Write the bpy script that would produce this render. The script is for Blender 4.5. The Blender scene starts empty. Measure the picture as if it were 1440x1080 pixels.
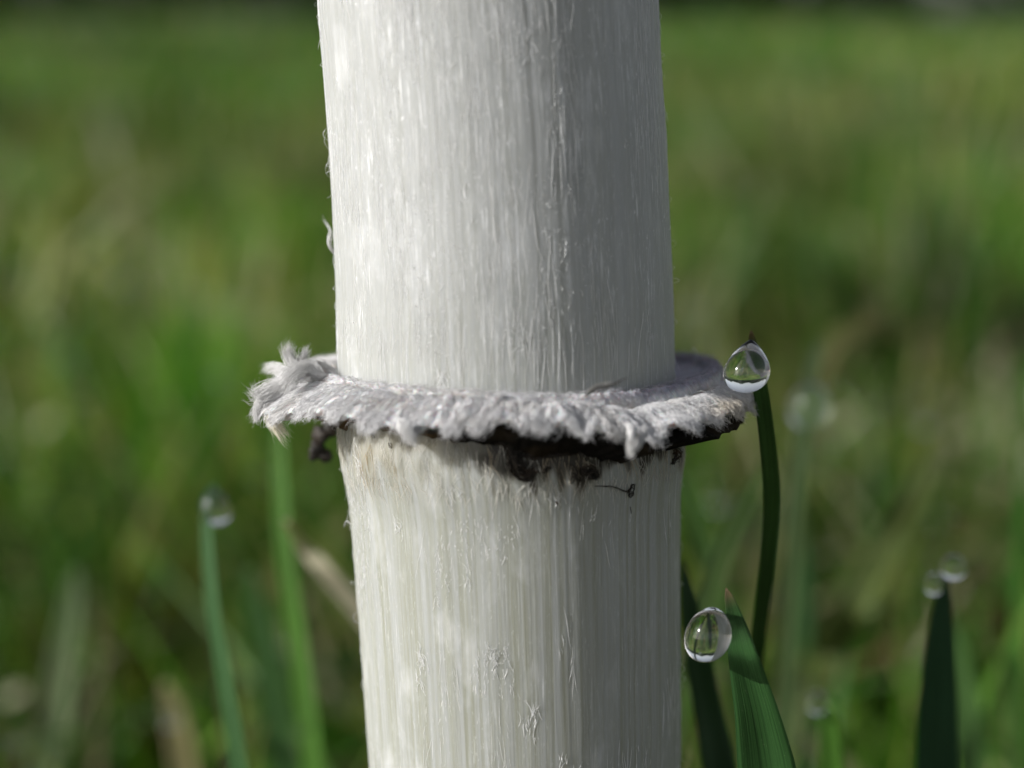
import bpy, math, random
import numpy as np
from mathutils import Vector, Matrix

# Geometry is written in millimetres; one Blender unit is one decimetre.
MM = 0.01
rng = np.random.default_rng(11)
random.seed(11)
scene = bpy.context.scene
scene.unit_settings.system = 'METRIC'
scene.unit_settings.scale_length = 0.1
COL = scene.collection

# ------------------------------------------------------------------ camera
FPX = 2490.0                      # focal length in photo pixels (1440 wide)
PITCH = math.radians(12.0)
CAM = np.array([0.0, 0.0, 100.0])  # ten centimetres above the soil
VX = np.array([1.0, 0.0, 0.0])
VY = np.array([0.0, math.sin(PITCH), math.cos(PITCH)])
VZ = np.array([0.0, math.cos(PITCH), -math.sin(PITCH)])
cam = bpy.data.cameras.new('camera')
cam_o = bpy.data.objects.new('camera', cam)
COL.objects.link(cam_o)
cam_o.location = Vector(CAM * MM)
cam_o.rotation_euler = (math.pi / 2 - PITCH, 0, 0)
cam.sensor_width = 36.0
cam.lens = 36.0 * FPX / 1440.0
cam.clip_start = 0.02
cam.clip_end = 20000
cam.dof.use_dof = True
cam.dof.focus_distance = 78.6 * MM
cam.dof.aperture_fstop = 2.45
scene.camera = cam_o

# ------------------------------------------------------------------ light
SUN_EL = math.radians(25)
az = math.radians(70)             # to the left of the direction towards the camera
to_sun = np.array([-math.sin(az) * math.cos(SUN_EL), -math.cos(az) * math.cos(SUN_EL), math.sin(SUN_EL)])
world = bpy.data.worlds.new('World')
scene.world = world
world.use_nodes = True
wn = world.node_tree
sky = wn.nodes.new('ShaderNodeTexSky')
sky.sky_type = 'NISHITA'
sky.sun_disc = False
sky.sun_elevation = SUN_EL
sky.sun_rotation = math.atan2(to_sun[0], to_sun[1])
sky.air_density = 1.0
sky.dust_density = 2.0
bg = wn.nodes['Background']
bg.inputs['Strength'].default_value = 0.082
haze = wn.nodes.new('ShaderNodeHueSaturation')     # thin morning haze takes the blue out of the sky
haze.inputs['Saturation'].default_value = 0.35
wn.links.new(sky.outputs[0], haze.inputs['Color'])
wn.links.new(haze.outputs[0], bg.inputs['Color'])
sun = bpy.data.lights.new('sun', 'SUN')
sun.energy = 3.4
sun.angle = math.radians(0.53)
sun.color = (1.0, 0.985, 0.96)
sun_o = bpy.data.objects.new('sun', sun)
COL.objects.link(sun_o)
sun_o.rotation_euler = Vector(to_sun).to_track_quat('Z', 'Y').to_euler()
scene.view_settings.view_transform = 'Standard'
scene.view_settings.look = 'None'
scene.view_settings.exposure = 0.56
scene.view_settings.gamma = 1.0
scene.cycles.max_bounces = 14
scene.cycles.transmission_bounces = 12
scene.cycles.transparent_max_bounces = 12
scene.cycles.sample_clamp_indirect = 12.0
scene.cycles.use_denoising = True

# ------------------------------------------------------------------ helpers
def pt(px, py, d):
    """photo pixel + depth in mm along the view axis -> point in the place (mm)"""
    px, py, d = np.broadcast_arrays(np.asarray(px, float), np.asarray(py, float), np.asarray(d, float))
    return CAM + ((px - 720) / FPX * d)[..., None] * VX + ((540 - py) / FPX * d)[..., None] * VY + d[..., None] * VZ

def proj(P):
    q = P - CAM
    d = q @ VZ
    return 720 + (q @ VX) / d * FPX, 540 - (q @ VY) / d * FPX, d

def norm(v):
    return v / np.maximum(np.linalg.norm(v, axis=-1, keepdims=True), 1e-12)

def _hash(ix, iy, seed):
    h = (ix.astype(np.int64) * 374761393 + iy.astype(np.int64) * 668265263 + seed * 982451653) & 0x7fffffff
    h = ((h ^ (h >> 13)) * 1274126177) & 0x7fffffff
    h = ((h ^ (h >> 16)) * 2246822519) & 0x7fffffff
    return ((h ^ (h >> 15)) & 0xffffff) / float(0xffffff)

def vnoise(x, y, seed=0, period=None):
    """2-D value noise in -1..1, optionally periodic in x"""
    ix = np.floor(x); iy = np.floor(y)
    fx = x - ix; fy = y - iy
    fx = fx * fx * (3 - 2 * fx); fy = fy * fy * (3 - 2 * fy)
    ix = ix.astype(np.int64); iy = iy.astype(np.int64)
    x0, x1 = (ix, ix + 1) if period is None else (ix % period, (ix + 1) % period)
    a = _hash(x0, iy, seed) * (1 - fx) + _hash(x1, iy, seed) * fx
    b = _hash(x0, iy + 1, seed) * (1 - fx) + _hash(x1, iy + 1, seed) * fx
    return (a * (1 - fy) + b * fy) * 2 - 1

def smooth(a, b, x):
    t = np.clip((x - a) / (b - a), 0, 1)
    return t * t * (3 - 2 * t)

def catmull(P, n):
    """open Catmull-Rom through rows of P, n samples"""
    P = np.asarray(P, float)
    Q = np.vstack([2 * P[0] - P[1], P, 2 * P[-1] - P[-2]])
    m = len(P) - 1
    t = np.linspace(0, m, n)
    i = np.clip(np.floor(t).astype(int), 0, m - 1)
    u = (t - i)[:, None]
    p0, p1, p2, p3 = Q[i], Q[i + 1], Q[i + 2], Q[i + 3]
    return 0.5 * (2 * p1 + (p2 - p0) * u + (2 * p0 - 5 * p1 + 4 * p2 - p3) * u ** 2 + (3 * p1 - p0 - 3 * p2 + p3) * u ** 3)

def make(name, V, F, mat, parent=None, base=None, uv=None, tint=None, smooth_shade=True, label=None, category=None, group=None, kind=None):
    """one mesh object; V in mm, F list of (n,3)/(n,4) arrays"""
    V = np.asarray(V, float).reshape(-1, 3)
    Fs = [np.asarray(f, np.int64) for f in (F if isinstance(F, list) else [F]) if len(f)]
    if parent is not None:
        base = np.array(parent['base_mm'])
    if base is None:
        base = np.array([0.0, 0.0, 0.0])
    base = np.asarray(base, float)
    me = bpy.data.meshes.new(name)
    me.vertices.add(len(V))
    me.vertices.foreach_set('co', ((V - base) * MM).astype(np.float32).ravel())
    idx = np.concatenate([f.ravel() for f in Fs])
    tot = np.concatenate([np.full(len(f), f.shape[1]) for f in Fs])
    start = np.concatenate([[0], np.cumsum(tot)[:-1]])
    me.loops.add(len(idx))
    me.loops.foreach_set('vertex_index', idx.astype(np.int32))
    me.polygons.add(len(tot))
    me.polygons.foreach_set('loop_start', start.astype(np.int32))
    me.polygons.foreach_set('use_smooth', np.full(len(tot), smooth_shade))
    if uv is not None:
        l = me.uv_layers.new(name='UVMap')
        l.data.foreach_set('uv', np.asarray(uv, np.float32).reshape(-1, 2)[idx].ravel())
    if tint is not None:
        a = me.attributes.new('tint', 'FLOAT_COLOR', 'POINT')
        c = np.ones((len(V), 4), np.float32); c[:, :3] = np.asarray(tint).reshape(-1, 3)
        a.data.foreach_set('color', c.ravel())
    me.update(calc_edges=True)
    me.validate()
    me.materials.append(mat)
    o = bpy.data.objects.new(name, me)
    COL.objects.link(o)
    if parent is not None:
        o.parent = parent
    else:
        o.location = Vector(base * MM)
    tag(o, label, category, group, kind)
    return o

def tag(o, label=None, category=None, group=None, kind=None):
    if label: o['label'] = label
    if category: o['category'] = category
    if group: o['group'] = group
    if kind: o['kind'] = kind

def grid_faces(nu, nv, wrap_u=False, off=0):
    u = np.arange(nu if wrap_u else nu - 1)
    v = np.arange(nv - 1)
    U, Vv = np.meshgrid(u, v, indexing='ij')
    U2 = (U + 1) % nu
    return np.stack([U * nv + Vv, U2 * nv + Vv, U2 * nv + Vv + 1, U * nv + Vv + 1], -1).reshape(-1, 4) + off

def tubes(P, R, sides=3):
    """P (N,K,3) paths, R (N,K) radii -> closed thin tubes, all in one array pair"""
    N, K, _ = P.shape
    T = norm(np.gradient(P, axis=1))
    ref = np.where(np.abs(T[..., 2:3]) > 0.9, np.array([1.0, 0, 0]), np.array([0, 0, 1.0]))
    A = norm(np.cross(T, ref)); B = np.cross(T, A)
    ang = np.arange(sides) * 2 * math.pi / sides
    V = P[:, :, None] + R[:, :, None, None] * (np.cos(ang)[:, None] * A[:, :, None] + np.sin(ang)[:, None] * B[:, :, None])
    n = np.arange(N)[:, None, None]; k = np.arange(K - 1)[None, :, None]; s = np.arange(sides)[None, None, :]
    i0 = (n * K + k) * sides
    F = np.stack(np.broadcast_arrays(i0 + s, i0 + (s + 1) % sides, i0 + sides + (s + 1) % sides, i0 + sides + s), -1).reshape(-1, 4)
    return V.reshape(-1, 3), F

def blades(P, W, side, fold=0.25, thick=None):
    """P (N,K,3) centre lines, W (N,K) half widths, side (N,3) width direction; V-folded leaf strips"""
    N, K, _ = P.shape
    T = norm(np.gradient(P, axis=1))
    Sd = side[:, None, :] - T * np.sum(side[:, None, :] * T, -1, keepdims=True)
    Sd = norm(Sd)
    Nn = np.cross(T, Sd)
    W = W[..., None]
    V = np.stack([P - Sd * W + Nn * W * fold, P, P + Sd * W + Nn * W * fold], 2)  # N,K,3,3
    n = np.arange(N)[:, None, None]; k = np.arange(K - 1)[None, :, None]; s = np.arange(2)[None, None, :]
    i0 = (n * K + k) * 3 + s
    F = np.stack(np.broadcast_arrays(i0, i0 + 1, i0 + 4, i0 + 3), -1).reshape(-1, 4)
    return V.reshape(-1, 3), F

# ------------------------------------------------------------------ materials
def new_mat(name):
    m = bpy.data.materials.new(name)
    m.use_nodes = True
    nt = m.node_tree
    return m, nt, nt.nodes['Principled BSDF'], nt.nodes['Material Output']

def nd(nt, kind, **kw):
    n = nt.nodes.new(kind)
    for k, v in kw.items():
        setattr(n, k, v)
    return n

def coords(nt, what, scale, rot=(0, 0, 0)):
    tc = nd(nt, 'ShaderNodeTexCoord')
    mp = nd(nt, 'ShaderNodeMapping')
    mp.inputs['Scale'].default_value = scale
    mp.inputs['Rotation'].default_value = rot
    nt.links.new(tc.outputs[what], mp.inputs['Vector'])
    return mp.outputs[0]

def noise(nt, vec, scale, detail=4, rough=0.55, dist=0.0):
    n = nd(nt, 'ShaderNodeTexNoise')
    n.inputs['Scale'].default_value = scale
    n.inputs['Detail'].default_value = detail
    n.inputs['Roughness'].default_value = rough
    n.inputs['Distortion'].default_value = dist
    if vec is not None:
        nt.links.new(vec, n.inputs['Vector'])
    return n.outputs['Fac']

def ramp(nt, fac, stops):
    r = nd(nt, 'ShaderNodeValToRGB')
    el = r.color_ramp.elements
    while len(el) < len(stops):
        el.new(0.5)
    for e, (p, c) in zip(el, stops):
        e.position = p
        e.color = (*c, 1) if len(c) == 3 else c
    nt.links.new(fac, r.inputs['Fac'])
    return r.outputs['Color']

def mix(nt, fac, a, b, mode='MIX'):
    m = nd(nt, 'ShaderNodeMix', data_type='RGBA', blend_type=mode)
    for sock, val in ((m.inputs[0], fac), (m.inputs[6], a), (m.inputs[7], b)):
        if hasattr(val, 'is_output'):
            nt.links.new(val, sock)
        else:
            sock.default_value = val if not isinstance(val, tuple) else (*val, 1)
    return m.outputs[2]

def bump(nt, h, dist, strength=1.0):
    b = nd(nt, 'ShaderNodeBump')
    b.inputs['Strength'].default_value = strength
    b.inputs['Distance'].default_value = dist
    nt.links.new(h, b.inputs['Height'])
    return b.outputs[0]

def stem_material():
    # UV is in millimetres round the stem (u) and along it (v)
    m, nt, p, out = new_mat('mushroom stem flesh')
    fine = noise(nt, coords(nt, 'UV', (9.0, 0.16, 1)), 1.0, 4, 0.6)
    mid = noise(nt, coords(nt, 'UV', (2.4, 0.07, 1)), 1.0, 3, 0.55)
    blot = noise(nt, coords(nt, 'UV', (0.5, 0.22, 1)), 1.0, 4, 0.6)
    low = noise(nt, coords(nt, 'UV', (4.5, 0.05, 1)), 1.0, 2, 0.5)
    streak = ramp(nt, low, [(0.36, (0.385, 0.395, 0.375)), (0.68, (0.30, 0.305, 0.235))])
    white = ramp(nt, mid, [(0.3, (0.47, 0.475, 0.475)), (0.75, (0.40, 0.405, 0.40))])
    # the stem below the ring is more watery and yellowish
    uvn = nd(nt, 'ShaderNodeTexCoord')
    sep = nd(nt, 'ShaderNodeSeparateXYZ'); nt.links.new(uvn.outputs['UV'], sep.inputs[0])
    mr = nd(nt, 'ShaderNodeMapRange'); mr.inputs[1].default_value = 6.0; mr.inputs[2].default_value = -5.0
    mr.inputs[3].default_value = 0.22; mr.inputs[4].default_value = 0.85
    nt.links.new(sep.outputs['Y'], mr.inputs[0])
    c = mix(nt, mr.outputs[0], white, streak)
    c = mix(nt, 0.35, c, ramp(nt, fine, [(0.3, (0.72, 0.72, 0.70)), (0.6, (0.9, 0.9, 0.89))]), 'MULTIPLY')
    # flecks of paler tissue
    c = mix(nt, ramp(nt, blot, [(0.56, (0, 0, 0)), (0.75, (0.5, 0.5, 0.5))]), c, (0.66, 0.665, 0.665))
    # white silk lying flat on the flesh: long thin streaks and short flecks, gathered in patches
    clus = ramp(nt, noise(nt, coords(nt, 'UV', (0.7, 0.15, 1)), 1.0, 4, 0.65), [(0.40, (0.0, 0.0, 0.0)), (0.60, (1, 1, 1))])
    silk = ramp(nt, noise(nt, coords(nt, 'UV', (13.0, 0.42, 1)), 1.0, 6, 0.72, 0.2), [(0.555, (0, 0, 0)), (0.63, (1, 1, 1))])
    fleck = ramp(nt, noise(nt, coords(nt, 'UV', (9.0, 2.6, 1)), 1.0, 5, 0.72, 0.7), [(0.60, (0, 0, 0)), (0.655, (1, 1, 1))])
    both = mix(nt, 1.0, silk, fleck, 'LIGHTEN')
    both = mix(nt, 1.0, both, mix(nt, 0.8, (1, 1, 1), clus, 'MULTIPLY'), 'MULTIPLY')
    lo = nd(nt, 'ShaderNodeMath', operation='SUBTRACT'); lo.inputs[0].default_value = 1.22; nt.links.new(mr.outputs[0], lo.inputs[1])
    both = mix(nt, 1.0, both, lo.outputs[0], 'MULTIPLY')
    c = mix(nt, both, c, (0.80, 0.805, 0.805))
    rg = nd(nt, 'ShaderNodeMapRange'); nt.links.new(both, rg.inputs[0])
    rg.inputs[3].default_value = 0.5; rg.inputs[4].default_value = 0.28
    nt.links.new(rg.outputs[0], p.inputs['Roughness'])
    st = nd(nt, 'ShaderNodeAttribute'); st.attribute_name = 'tint'      # spore and rot stains
    c = mix(nt, 1.0, c, st.outputs['Color'], 'MULTIPLY')
    nt.links.new(c, p.inputs['Base Color'])
    p.inputs['Specular IOR Level'].default_value = 0.45
    sw = nd(nt, 'ShaderNodeMapRange'); nt.links.new(both, sw.inputs[0])          # the silk itself is opaque white, the flesh translucent
    sw.inputs[3].default_value = 0.78; sw.inputs[4].default_value = 0.0
    nt.links.new(sw.outputs[0], p.inputs['Subsurface Weight'])
    p.inputs['Subsurface Radius'].default_value = (1.0, 0.92, 0.75)
    p.inputs['Subsurface Scale'].default_value = 2.3 * MM
    h = nd(nt, 'ShaderNodeMath', operation='ADD'); nt.links.new(fine, h.inputs[0])
    h2 = nd(nt, 'ShaderNodeMath', operation='MULTIPLY'); nt.links.new(noise(nt, coords(nt, 'UV', (22, 0.5, 1)), 1, 3, 0.6), h2.inputs[0]); h2.inputs[1].default_value = 0.5
    nt.links.new(h2.outputs[0], h.inputs[1])
    nt.links.new(bump(nt, h.outputs[0], 0.035 * MM, 0.7), p.inputs['Normal'])
    return m

def wool_material():
    # UV: u runs round the ring in mm, v outward over the fringe
    m, nt, p, out = new_mat('ring wool')
    t = nd(nt, 'ShaderNodeAttribute'); t.attribute_name = 'tint'
    n = noise(nt, coords(nt, 'UV', (13, 1.1, 1)), 1.0, 5, 0.65, 0.7)
    n2 = noise(nt, coords(nt, 'UV', (3.2, 0.6, 1)), 1.0, 3, 0.6, 0.5)
    c = mix(nt, 0.75, t.outputs['Color'], ramp(nt, n, [(0.32, (0.62, 0.605, 0.61)), (0.56, (1, 1, 1))]), 'MULTIPLY')
    c = mix(nt, 0.6, c, ramp(nt, n2, [(0.3, (0.72, 0.71, 0.71)), (0.6, (1, 1, 1))]), 'MULTIPLY')
    nt.links.new(c, p.inputs['Base Color'])
    p.inputs['Roughness'].default_value = 0.75
    p.inputs['Specular IOR Level'].default_value = 0.2
    p.inputs['Subsurface Weight'].default_value = 0.4
    p.inputs['Subsurface Scale'].default_value = 0.4 * MM
    h = nd(nt, 'ShaderNodeMath', operation='ADD'); nt.links.new(n, h.inputs[0]); nt.links.new(n2, h.inputs[1])
    nt.links.new(bump(nt, h.outputs[0], 0.14 * MM, 1.0), p.inputs['Normal'])
    return m

def fibre_material(name, col, trans=0.35, rough=0.4):
    m, nt, p, out = new_mat(name)
    t = nd(nt, 'ShaderNodeAttribute'); t.attribute_name = 'tint'
    if col is None:
        nt.links.new(t.outputs['Color'], p.inputs['Base Color'])
    else:
        p.inputs['Base Color'].default_value = (*col, 1)
    p.inputs['Roughness'].default_value = rough
    tr = nd(nt, 'ShaderNodeBsdfTranslucent')
    if col is None:
        nt.links.new(t.outputs['Color'], tr.inputs['Color'])
    else:
        tr.inputs['Color'].default_value = (*col, 1)
    mx = nd(nt, 'ShaderNodeMixShader'); mx.inputs[0].default_value = trans
    nt.links.new(p.outputs[0], mx.inputs[1]); nt.links.new(tr.outputs[0], mx.inputs[2])
    nt.links.new(mx.outputs[0], out.inputs['Surface'])
    return m

def grass_material(name, veins=False, trans=0.4):
    m, nt, p, out = new_mat(name)
    t = nd(nt, 'ShaderNodeAttribute'); t.attribute_name = 'tint'
    col = t.outputs['Color']
    n = noise(nt, coords(nt, 'Object', (60, 60, 12)), 1.0, 3, 0.6)
    col = mix(nt, 0.6, col, ramp(nt, n, [(0.3, (0.65, 0.68, 0.6)), (0.7, (1.15, 1.1, 1.1))]), 'MULTIPLY')
    if veins:
        v = noise(nt, coords(nt, 'UV', (9.0, 0.1, 1)), 1.0, 2, 0.5)
        col = mix(nt, 0.8, col, ramp(nt, v, [(0.35, (0.62, 0.66, 0.6)), (0.6, (1.15, 1.15, 1.1))]), 'MULTIPLY')
        sp = noise(nt, coords(nt, 'UV', (26, 4, 1)), 1.0, 2, 0.5)
        col = mix(nt, ramp(nt, sp, [(0.68, (0, 0, 0)), (0.75, (0.35, 0.35, 0.35))]), col, (0.35, 0.4, 0.25))
        nt.links.new(bump(nt, v, 0.05 * MM, 0.9), p.inputs['Normal'])
    nt.links.new(col, p.inputs['Base Color'])
    p.inputs['Roughness'].default_value = 0.45
    p.inputs['Specular IOR Level'].default_value = 0.35
    tr = nd(nt, 'ShaderNodeBsdfTranslucent')
    tc = mix(nt, 1.0, col, (1.0, 1.15, 0.55), 'MULTIPLY')
    nt.links.new(tc, tr.inputs['Color'])
    mx = nd(nt, 'ShaderNodeMixShader'); mx.inputs[0].default_value = trans
    nt.links.new(p.outputs[0], mx.inputs[1]); nt.links.new(tr.outputs[0], mx.inputs[2])
    nt.links.new(mx.outputs[0], out.inputs['Surface'])
    return m

def water_material():
    m, nt, p, out = new_mat('dew water')
    nt.nodes.remove(p)
    g = nd(nt, 'ShaderNodeBsdfGlass')
    g.inputs['Roughness'].default_value = 0.0
    g.inputs['IOR'].default_value = 1.333
    gl = nd(nt, 'ShaderNodeBsdfGlossy')                 # slightly ruffled skin, so that the sun leaves a small glint
    gl.inputs['Roughness'].default_value = 0.11
    mx = nd(nt, 'ShaderNodeMixShader'); mx.inputs[0].default_value = 0.015
    nt.links.new(g.outputs[0], mx.inputs[1]); nt.links.new(gl.outputs[0], mx.inputs[2])
    nt.links.new(mx.outputs[0], out.inputs['Surface'])
    return m

def soil_material():
    m, nt, p, out = new_mat('damp lawn soil')
    v = coords(nt, 'Object', (1, 1, 1))
    a = noise(nt, v, 22.0, 6, 0.6)
    b = noise(nt, v, 0.9, 5, 0.6)
    soil = ramp(nt, a, [(0.3, (0.018, 0.014, 0.009)), (0.55, (0.05, 0.042, 0.022)), (0.75, (0.14, 0.12, 0.065))])
    turf = ramp(nt, a, [(0.3, (0.035, 0.06, 0.014)), (0.6, (0.09, 0.125, 0.035)), (0.8, (0.2, 0.19, 0.09))])
    tc = nd(nt, 'ShaderNodeTexCoord')
    ln = nd(nt, 'ShaderNodeVectorMath', operation='LENGTH'); nt.links.new(tc.outputs['Object'], ln.inputs[0])
    mr = nd(nt, 'ShaderNodeMapRange'); mr.inputs[1].default_value = 12; mr.inputs[2].default_value = 60
    nt.links.new(ln.outputs['Value'], mr.inputs[0])
    c = mix(nt, mr.outputs[0], soil, turf)
    c = mix(nt, 0.5, c, ramp(nt, b, [(0.35, (0.7, 0.75, 0.6)), (0.7, (1.2, 1.15, 1.0))]), 'MULTIPLY')
    nt.links.new(c, p.inputs['Base Color'])
    p.inputs['Roughness'].default_value = 0.9
    nt.links.new(bump(nt, a, 0.03, 1.0), p.inputs['Normal'])
    return m

def underside_material():
    m, nt, p, out = new_mat('spore stained underside')
    t = nd(nt, 'ShaderNodeAttribute'); t.attribute_name = 'tint'
    n = noise(nt, coords(nt, 'Object', (70, 70, 70)), 1.0, 5, 0.65)
    c = mix(nt, 0.7, t.outputs['Color'], ramp(nt, n, [(0.35, (0.35, 0.3, 0.25)), (0.65, (1.2, 1.15, 1.1))]), 'MULTIPLY')
    nt.links.new(c, p.inputs['Base Color'])
    p.inputs['Roughness'].default_value = 0.85
    p.inputs['Specular IOR Level'].default_value = 0.1
    nt.links.new(bump(nt, n, 0.2 * MM, 1.0), p.inputs['Normal'])
    return m

def debris_material():
    m, nt, p, out = new_mat('dark rotten fibre')
    n = noise(nt, coords(nt, 'Object', (90, 90, 90)), 1.0, 4, 0.6)
    nt.links.new(ramp(nt, n, [(0.35, (0.006, 0.005, 0.004)), (0.6, (0.025, 0.016, 0.009)), (0.8, (0.1, 0.055, 0.025))]), p.inputs['Base Color'])
    p.inputs['Roughness'].default_value = 0.7
    nt.links.new(bump(nt, n, 0.1 * MM, 1.0), p.inputs['Normal'])
    return m

M_STEM = stem_material()
M_WOOL = wool_material()
M_FIB = fibre_material('silky stem fibre', (0.95, 0.95, 0.945), 0.12, 0.3)
M_WFIB = fibre_material('woolly ring fibre', None, 0.2, 0.55)
M_GRASS = grass_material('lawn grass')
M_LEAF = grass_material('grass leaf', veins=True, trans=0.3)
M_WATER = water_material()
M_SOIL = soil_material()
M_UNDER = underside_material()
M_DEBRIS = debris_material()

# ------------------------------------------------------------------ ground
gr = np.concatenate([np.linspace(0, 1500, 90), np.geomspace(1600, 300000, 40)])
ga = np.linspace(0, 2 * math.pi, 160, endpoint=False)
GA, GR = np.meshgrid(ga, gr, indexing='ij')
GX, GY = GR * np.cos(GA), GR * np.sin(GA) + 200
def ground_z(x, y):
    return (4.0 * vnoise(x / 90, y / 90, 5) + 2.0 * vnoise(x / 30, y / 30, 6) + 1.2 * vnoise(x / 9, y / 9, 7)) * (1 - smooth(1000, 3000, np.hypot(x, y))) - 2
G = np.stack([GX, GY, ground_z(GX, GY)], -1)
make('ground', G, grid_faces(160, len(gr), wrap_u=True), M_SOIL, kind='structure')

# ------------------------------------------------------------------ mushroom frame
D0 = 83.0
A_cam = norm(np.array([-0.048, 1.0, -math.tan(math.radians(7.0))]))
AX = A_cam[0] * VX + A_cam[1] * VY + A_cam[2] * VZ          # stem axis, up
O = pt(709, 535, D0)
EX = norm(VX - AX * (VX @ AX))
EY = np.cross(AX, EX)                                        # away from the camera
if EY @ VZ < 0: EY = -EY
# outline of the stem in the photograph: row, left edge, right edge
OUT = np.array([(-900, 415, 880), (-300, 433, 908), (0, 447, 925), (100, 455, 930), (200, 462, 937), (300, 467, 941), (400, 471, 946),
                (500, 473, 948), (560, 474, 950), (610, 474, 960), (640, 479, 963), (665, 485, 961), (690, 490, 958), (720, 493, 957), (800, 500, 957), (900, 507, 957),
                (1000, 514, 957), (1080, 520, 956), (1500, 532, 958), (2300, 520, 985)], float)
H = np.linspace(-105, 75, 1600)
hx, hy, hd = proj(O + H[:, None] * AX)
cxp = np.interp(hy, OUT[:, 0], (OUT[:, 1] + OUT[:, 2]) / 2)
hwp = np.interp(hy, OUT[:, 0], (OUT[:, 2] - OUT[:, 1]) / 2)
ker = np.exp(-np.linspace(-2, 2, 15) ** 2); ker /= ker.sum()
sm = lambda v: np.convolve(np.pad(v, 7, mode='edge'), ker, 'valid')
OFFX = sm((cxp - hx) / FPX * hd)
RAD = sm(hwp / FPX * hd * 0.995)

def stem_pos(a, h, lift=0.0):
    r = np.interp(h, H, RAD) + lift
    ox = np.interp(h, H, OFFX)
    return O + h[..., None] * AX + (ox + r * np.cos(a))[..., None] * EX + (r * np.sin(a))[..., None] * EY

def stem_at(px, py):
    """angle and height on the visible side of the stem for a photo pixel"""
    px = np.asarray(px, float); py = np.asarray(py, float)
    a = np.full(px.shape, -math.pi / 2); h = (548 - py) / 30.0
    for _ in range(25):
        P = stem_pos(a, h)
        x, y, d = proj(P)
        h = h + (y - py) / FPX * d * 0.9
        r = np.interp(h, H, RAD)
        c = np.clip(np.cos(a) + (px - x) / FPX * d / r * 0.8, -0.995, 0.995)
        a = -np.arccos(c)
    return a, h

def stem_relief(a, h):
    """fibril ridges, in mm"""
    u = (a / (2 * math.pi)) % 1.0
    lowh = smooth(0, -6, h)
    f = 0.011 * vnoise(u * 190, h * 0.07 + 3, 21, 190) + 0.012 * vnoise(u * 420, h * 0.10, 22, 420)
    f += 0.010 * vnoise(u * 26, h * 0.05, 23, 26) + 0.03 * vnoise(u * 9, h * 0.12, 24, 9)
    f += 0.008 * vnoise(u * 120, h * 0.9, 25, 120) * (1 - 0.5 * lowh)
    # woolly collar just under the ring
    z = h + 2.6
    col = np.exp(-(z / 1.1) ** 2)
    f += col * (0.09 * vnoise(u * 75, h * 0.7 + u * 9, 26, 75) + 0.05 * vnoise(u * 190, h * 1.1, 27, 190))
    return f

b0 = stem_pos(np.array([0.0]), np.array([-100.0]))[0]; 
base_c = O + (-(O[2]) / AX[2]) * AX
shroom = bpy.data.objects.new('mushroom', None)
COL.objects.link(shroom)
shroom.location = Vector(base_c * MM)
shroom['base_mm'] = [float(v) for v in base_c]
tag(shroom, 'thick white fibrous mushroom stem with a ragged woolly grey ring round it', 'mushroom')

na = 660
hs = np.concatenate([np.linspace(-104, -24, 60), np.linspace(-23.6, -5.2, 90), np.linspace(-5.1, 1.2, 110), np.linspace(1.3, 20, 90), np.linspace(20.5, 75, 40)])
aa = np.linspace(0, 2 * math.pi, na, endpoint=False)
# seam at the back
aa = aa + math.pi / 2
AA, HH = np.meshgrid(aa, hs, indexing='ij')
SV = stem_pos(AA, HH, stem_relief(AA, HH))
U = np.stack([(AA - math.pi / 2) * 7.9, HH], -1)
deg = (np.degrees(AA) + 180) % 360 - 180
un = (AA / (2 * math.pi)) % 1.0
rag = .55 * vnoise(un * 46, HH * .5, 121, 46) + .5 * vnoise(un * 120, HH * .8, 122, 120) + .3 * vnoise(un * 330, HH * 1.5, 123, 330)
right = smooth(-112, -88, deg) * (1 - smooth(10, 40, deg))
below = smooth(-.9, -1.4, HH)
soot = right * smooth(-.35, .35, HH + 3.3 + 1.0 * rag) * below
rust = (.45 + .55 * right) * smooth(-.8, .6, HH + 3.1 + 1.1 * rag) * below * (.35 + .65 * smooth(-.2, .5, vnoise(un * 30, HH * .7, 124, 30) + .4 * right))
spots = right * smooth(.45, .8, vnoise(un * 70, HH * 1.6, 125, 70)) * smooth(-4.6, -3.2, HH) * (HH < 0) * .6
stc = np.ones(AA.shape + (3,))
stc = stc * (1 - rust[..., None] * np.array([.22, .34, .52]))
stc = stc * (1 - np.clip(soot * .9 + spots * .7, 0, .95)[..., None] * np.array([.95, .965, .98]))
make('stem', SV, grid_faces(na, len(hs), wrap_u=True), M_STEM, shroom, uv=U, tint=stc)

# ------------------------------------------------------------------ ring
def periodic(table, n):
    """(deg, value) table -> smooth periodic array of n samples over -180..180"""
    t = np.array(sorted(table), float)
    ang = np.linspace(-180, 180, n, endpoint=False)
    x = np.concatenate([t[:, 0] - 360, t[:, 0], t[:, 0] + 360]); y = np.tile(t[:, 1], 3)
    v = np.interp(ang, x, y)
    k = np.exp(-np.linspace(-2, 2, 41) ** 2); k /= k.sum()
    w = max(1, n // 360)
    kk = np.exp(-np.linspace(-2.2, 2.2, 14 * w + 1) ** 2); kk /= kk.sum()
    m = len(kk) // 2
    return np.convolve(np.concatenate([v[-m:], v, v[:m]]), kk, 'valid')

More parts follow.
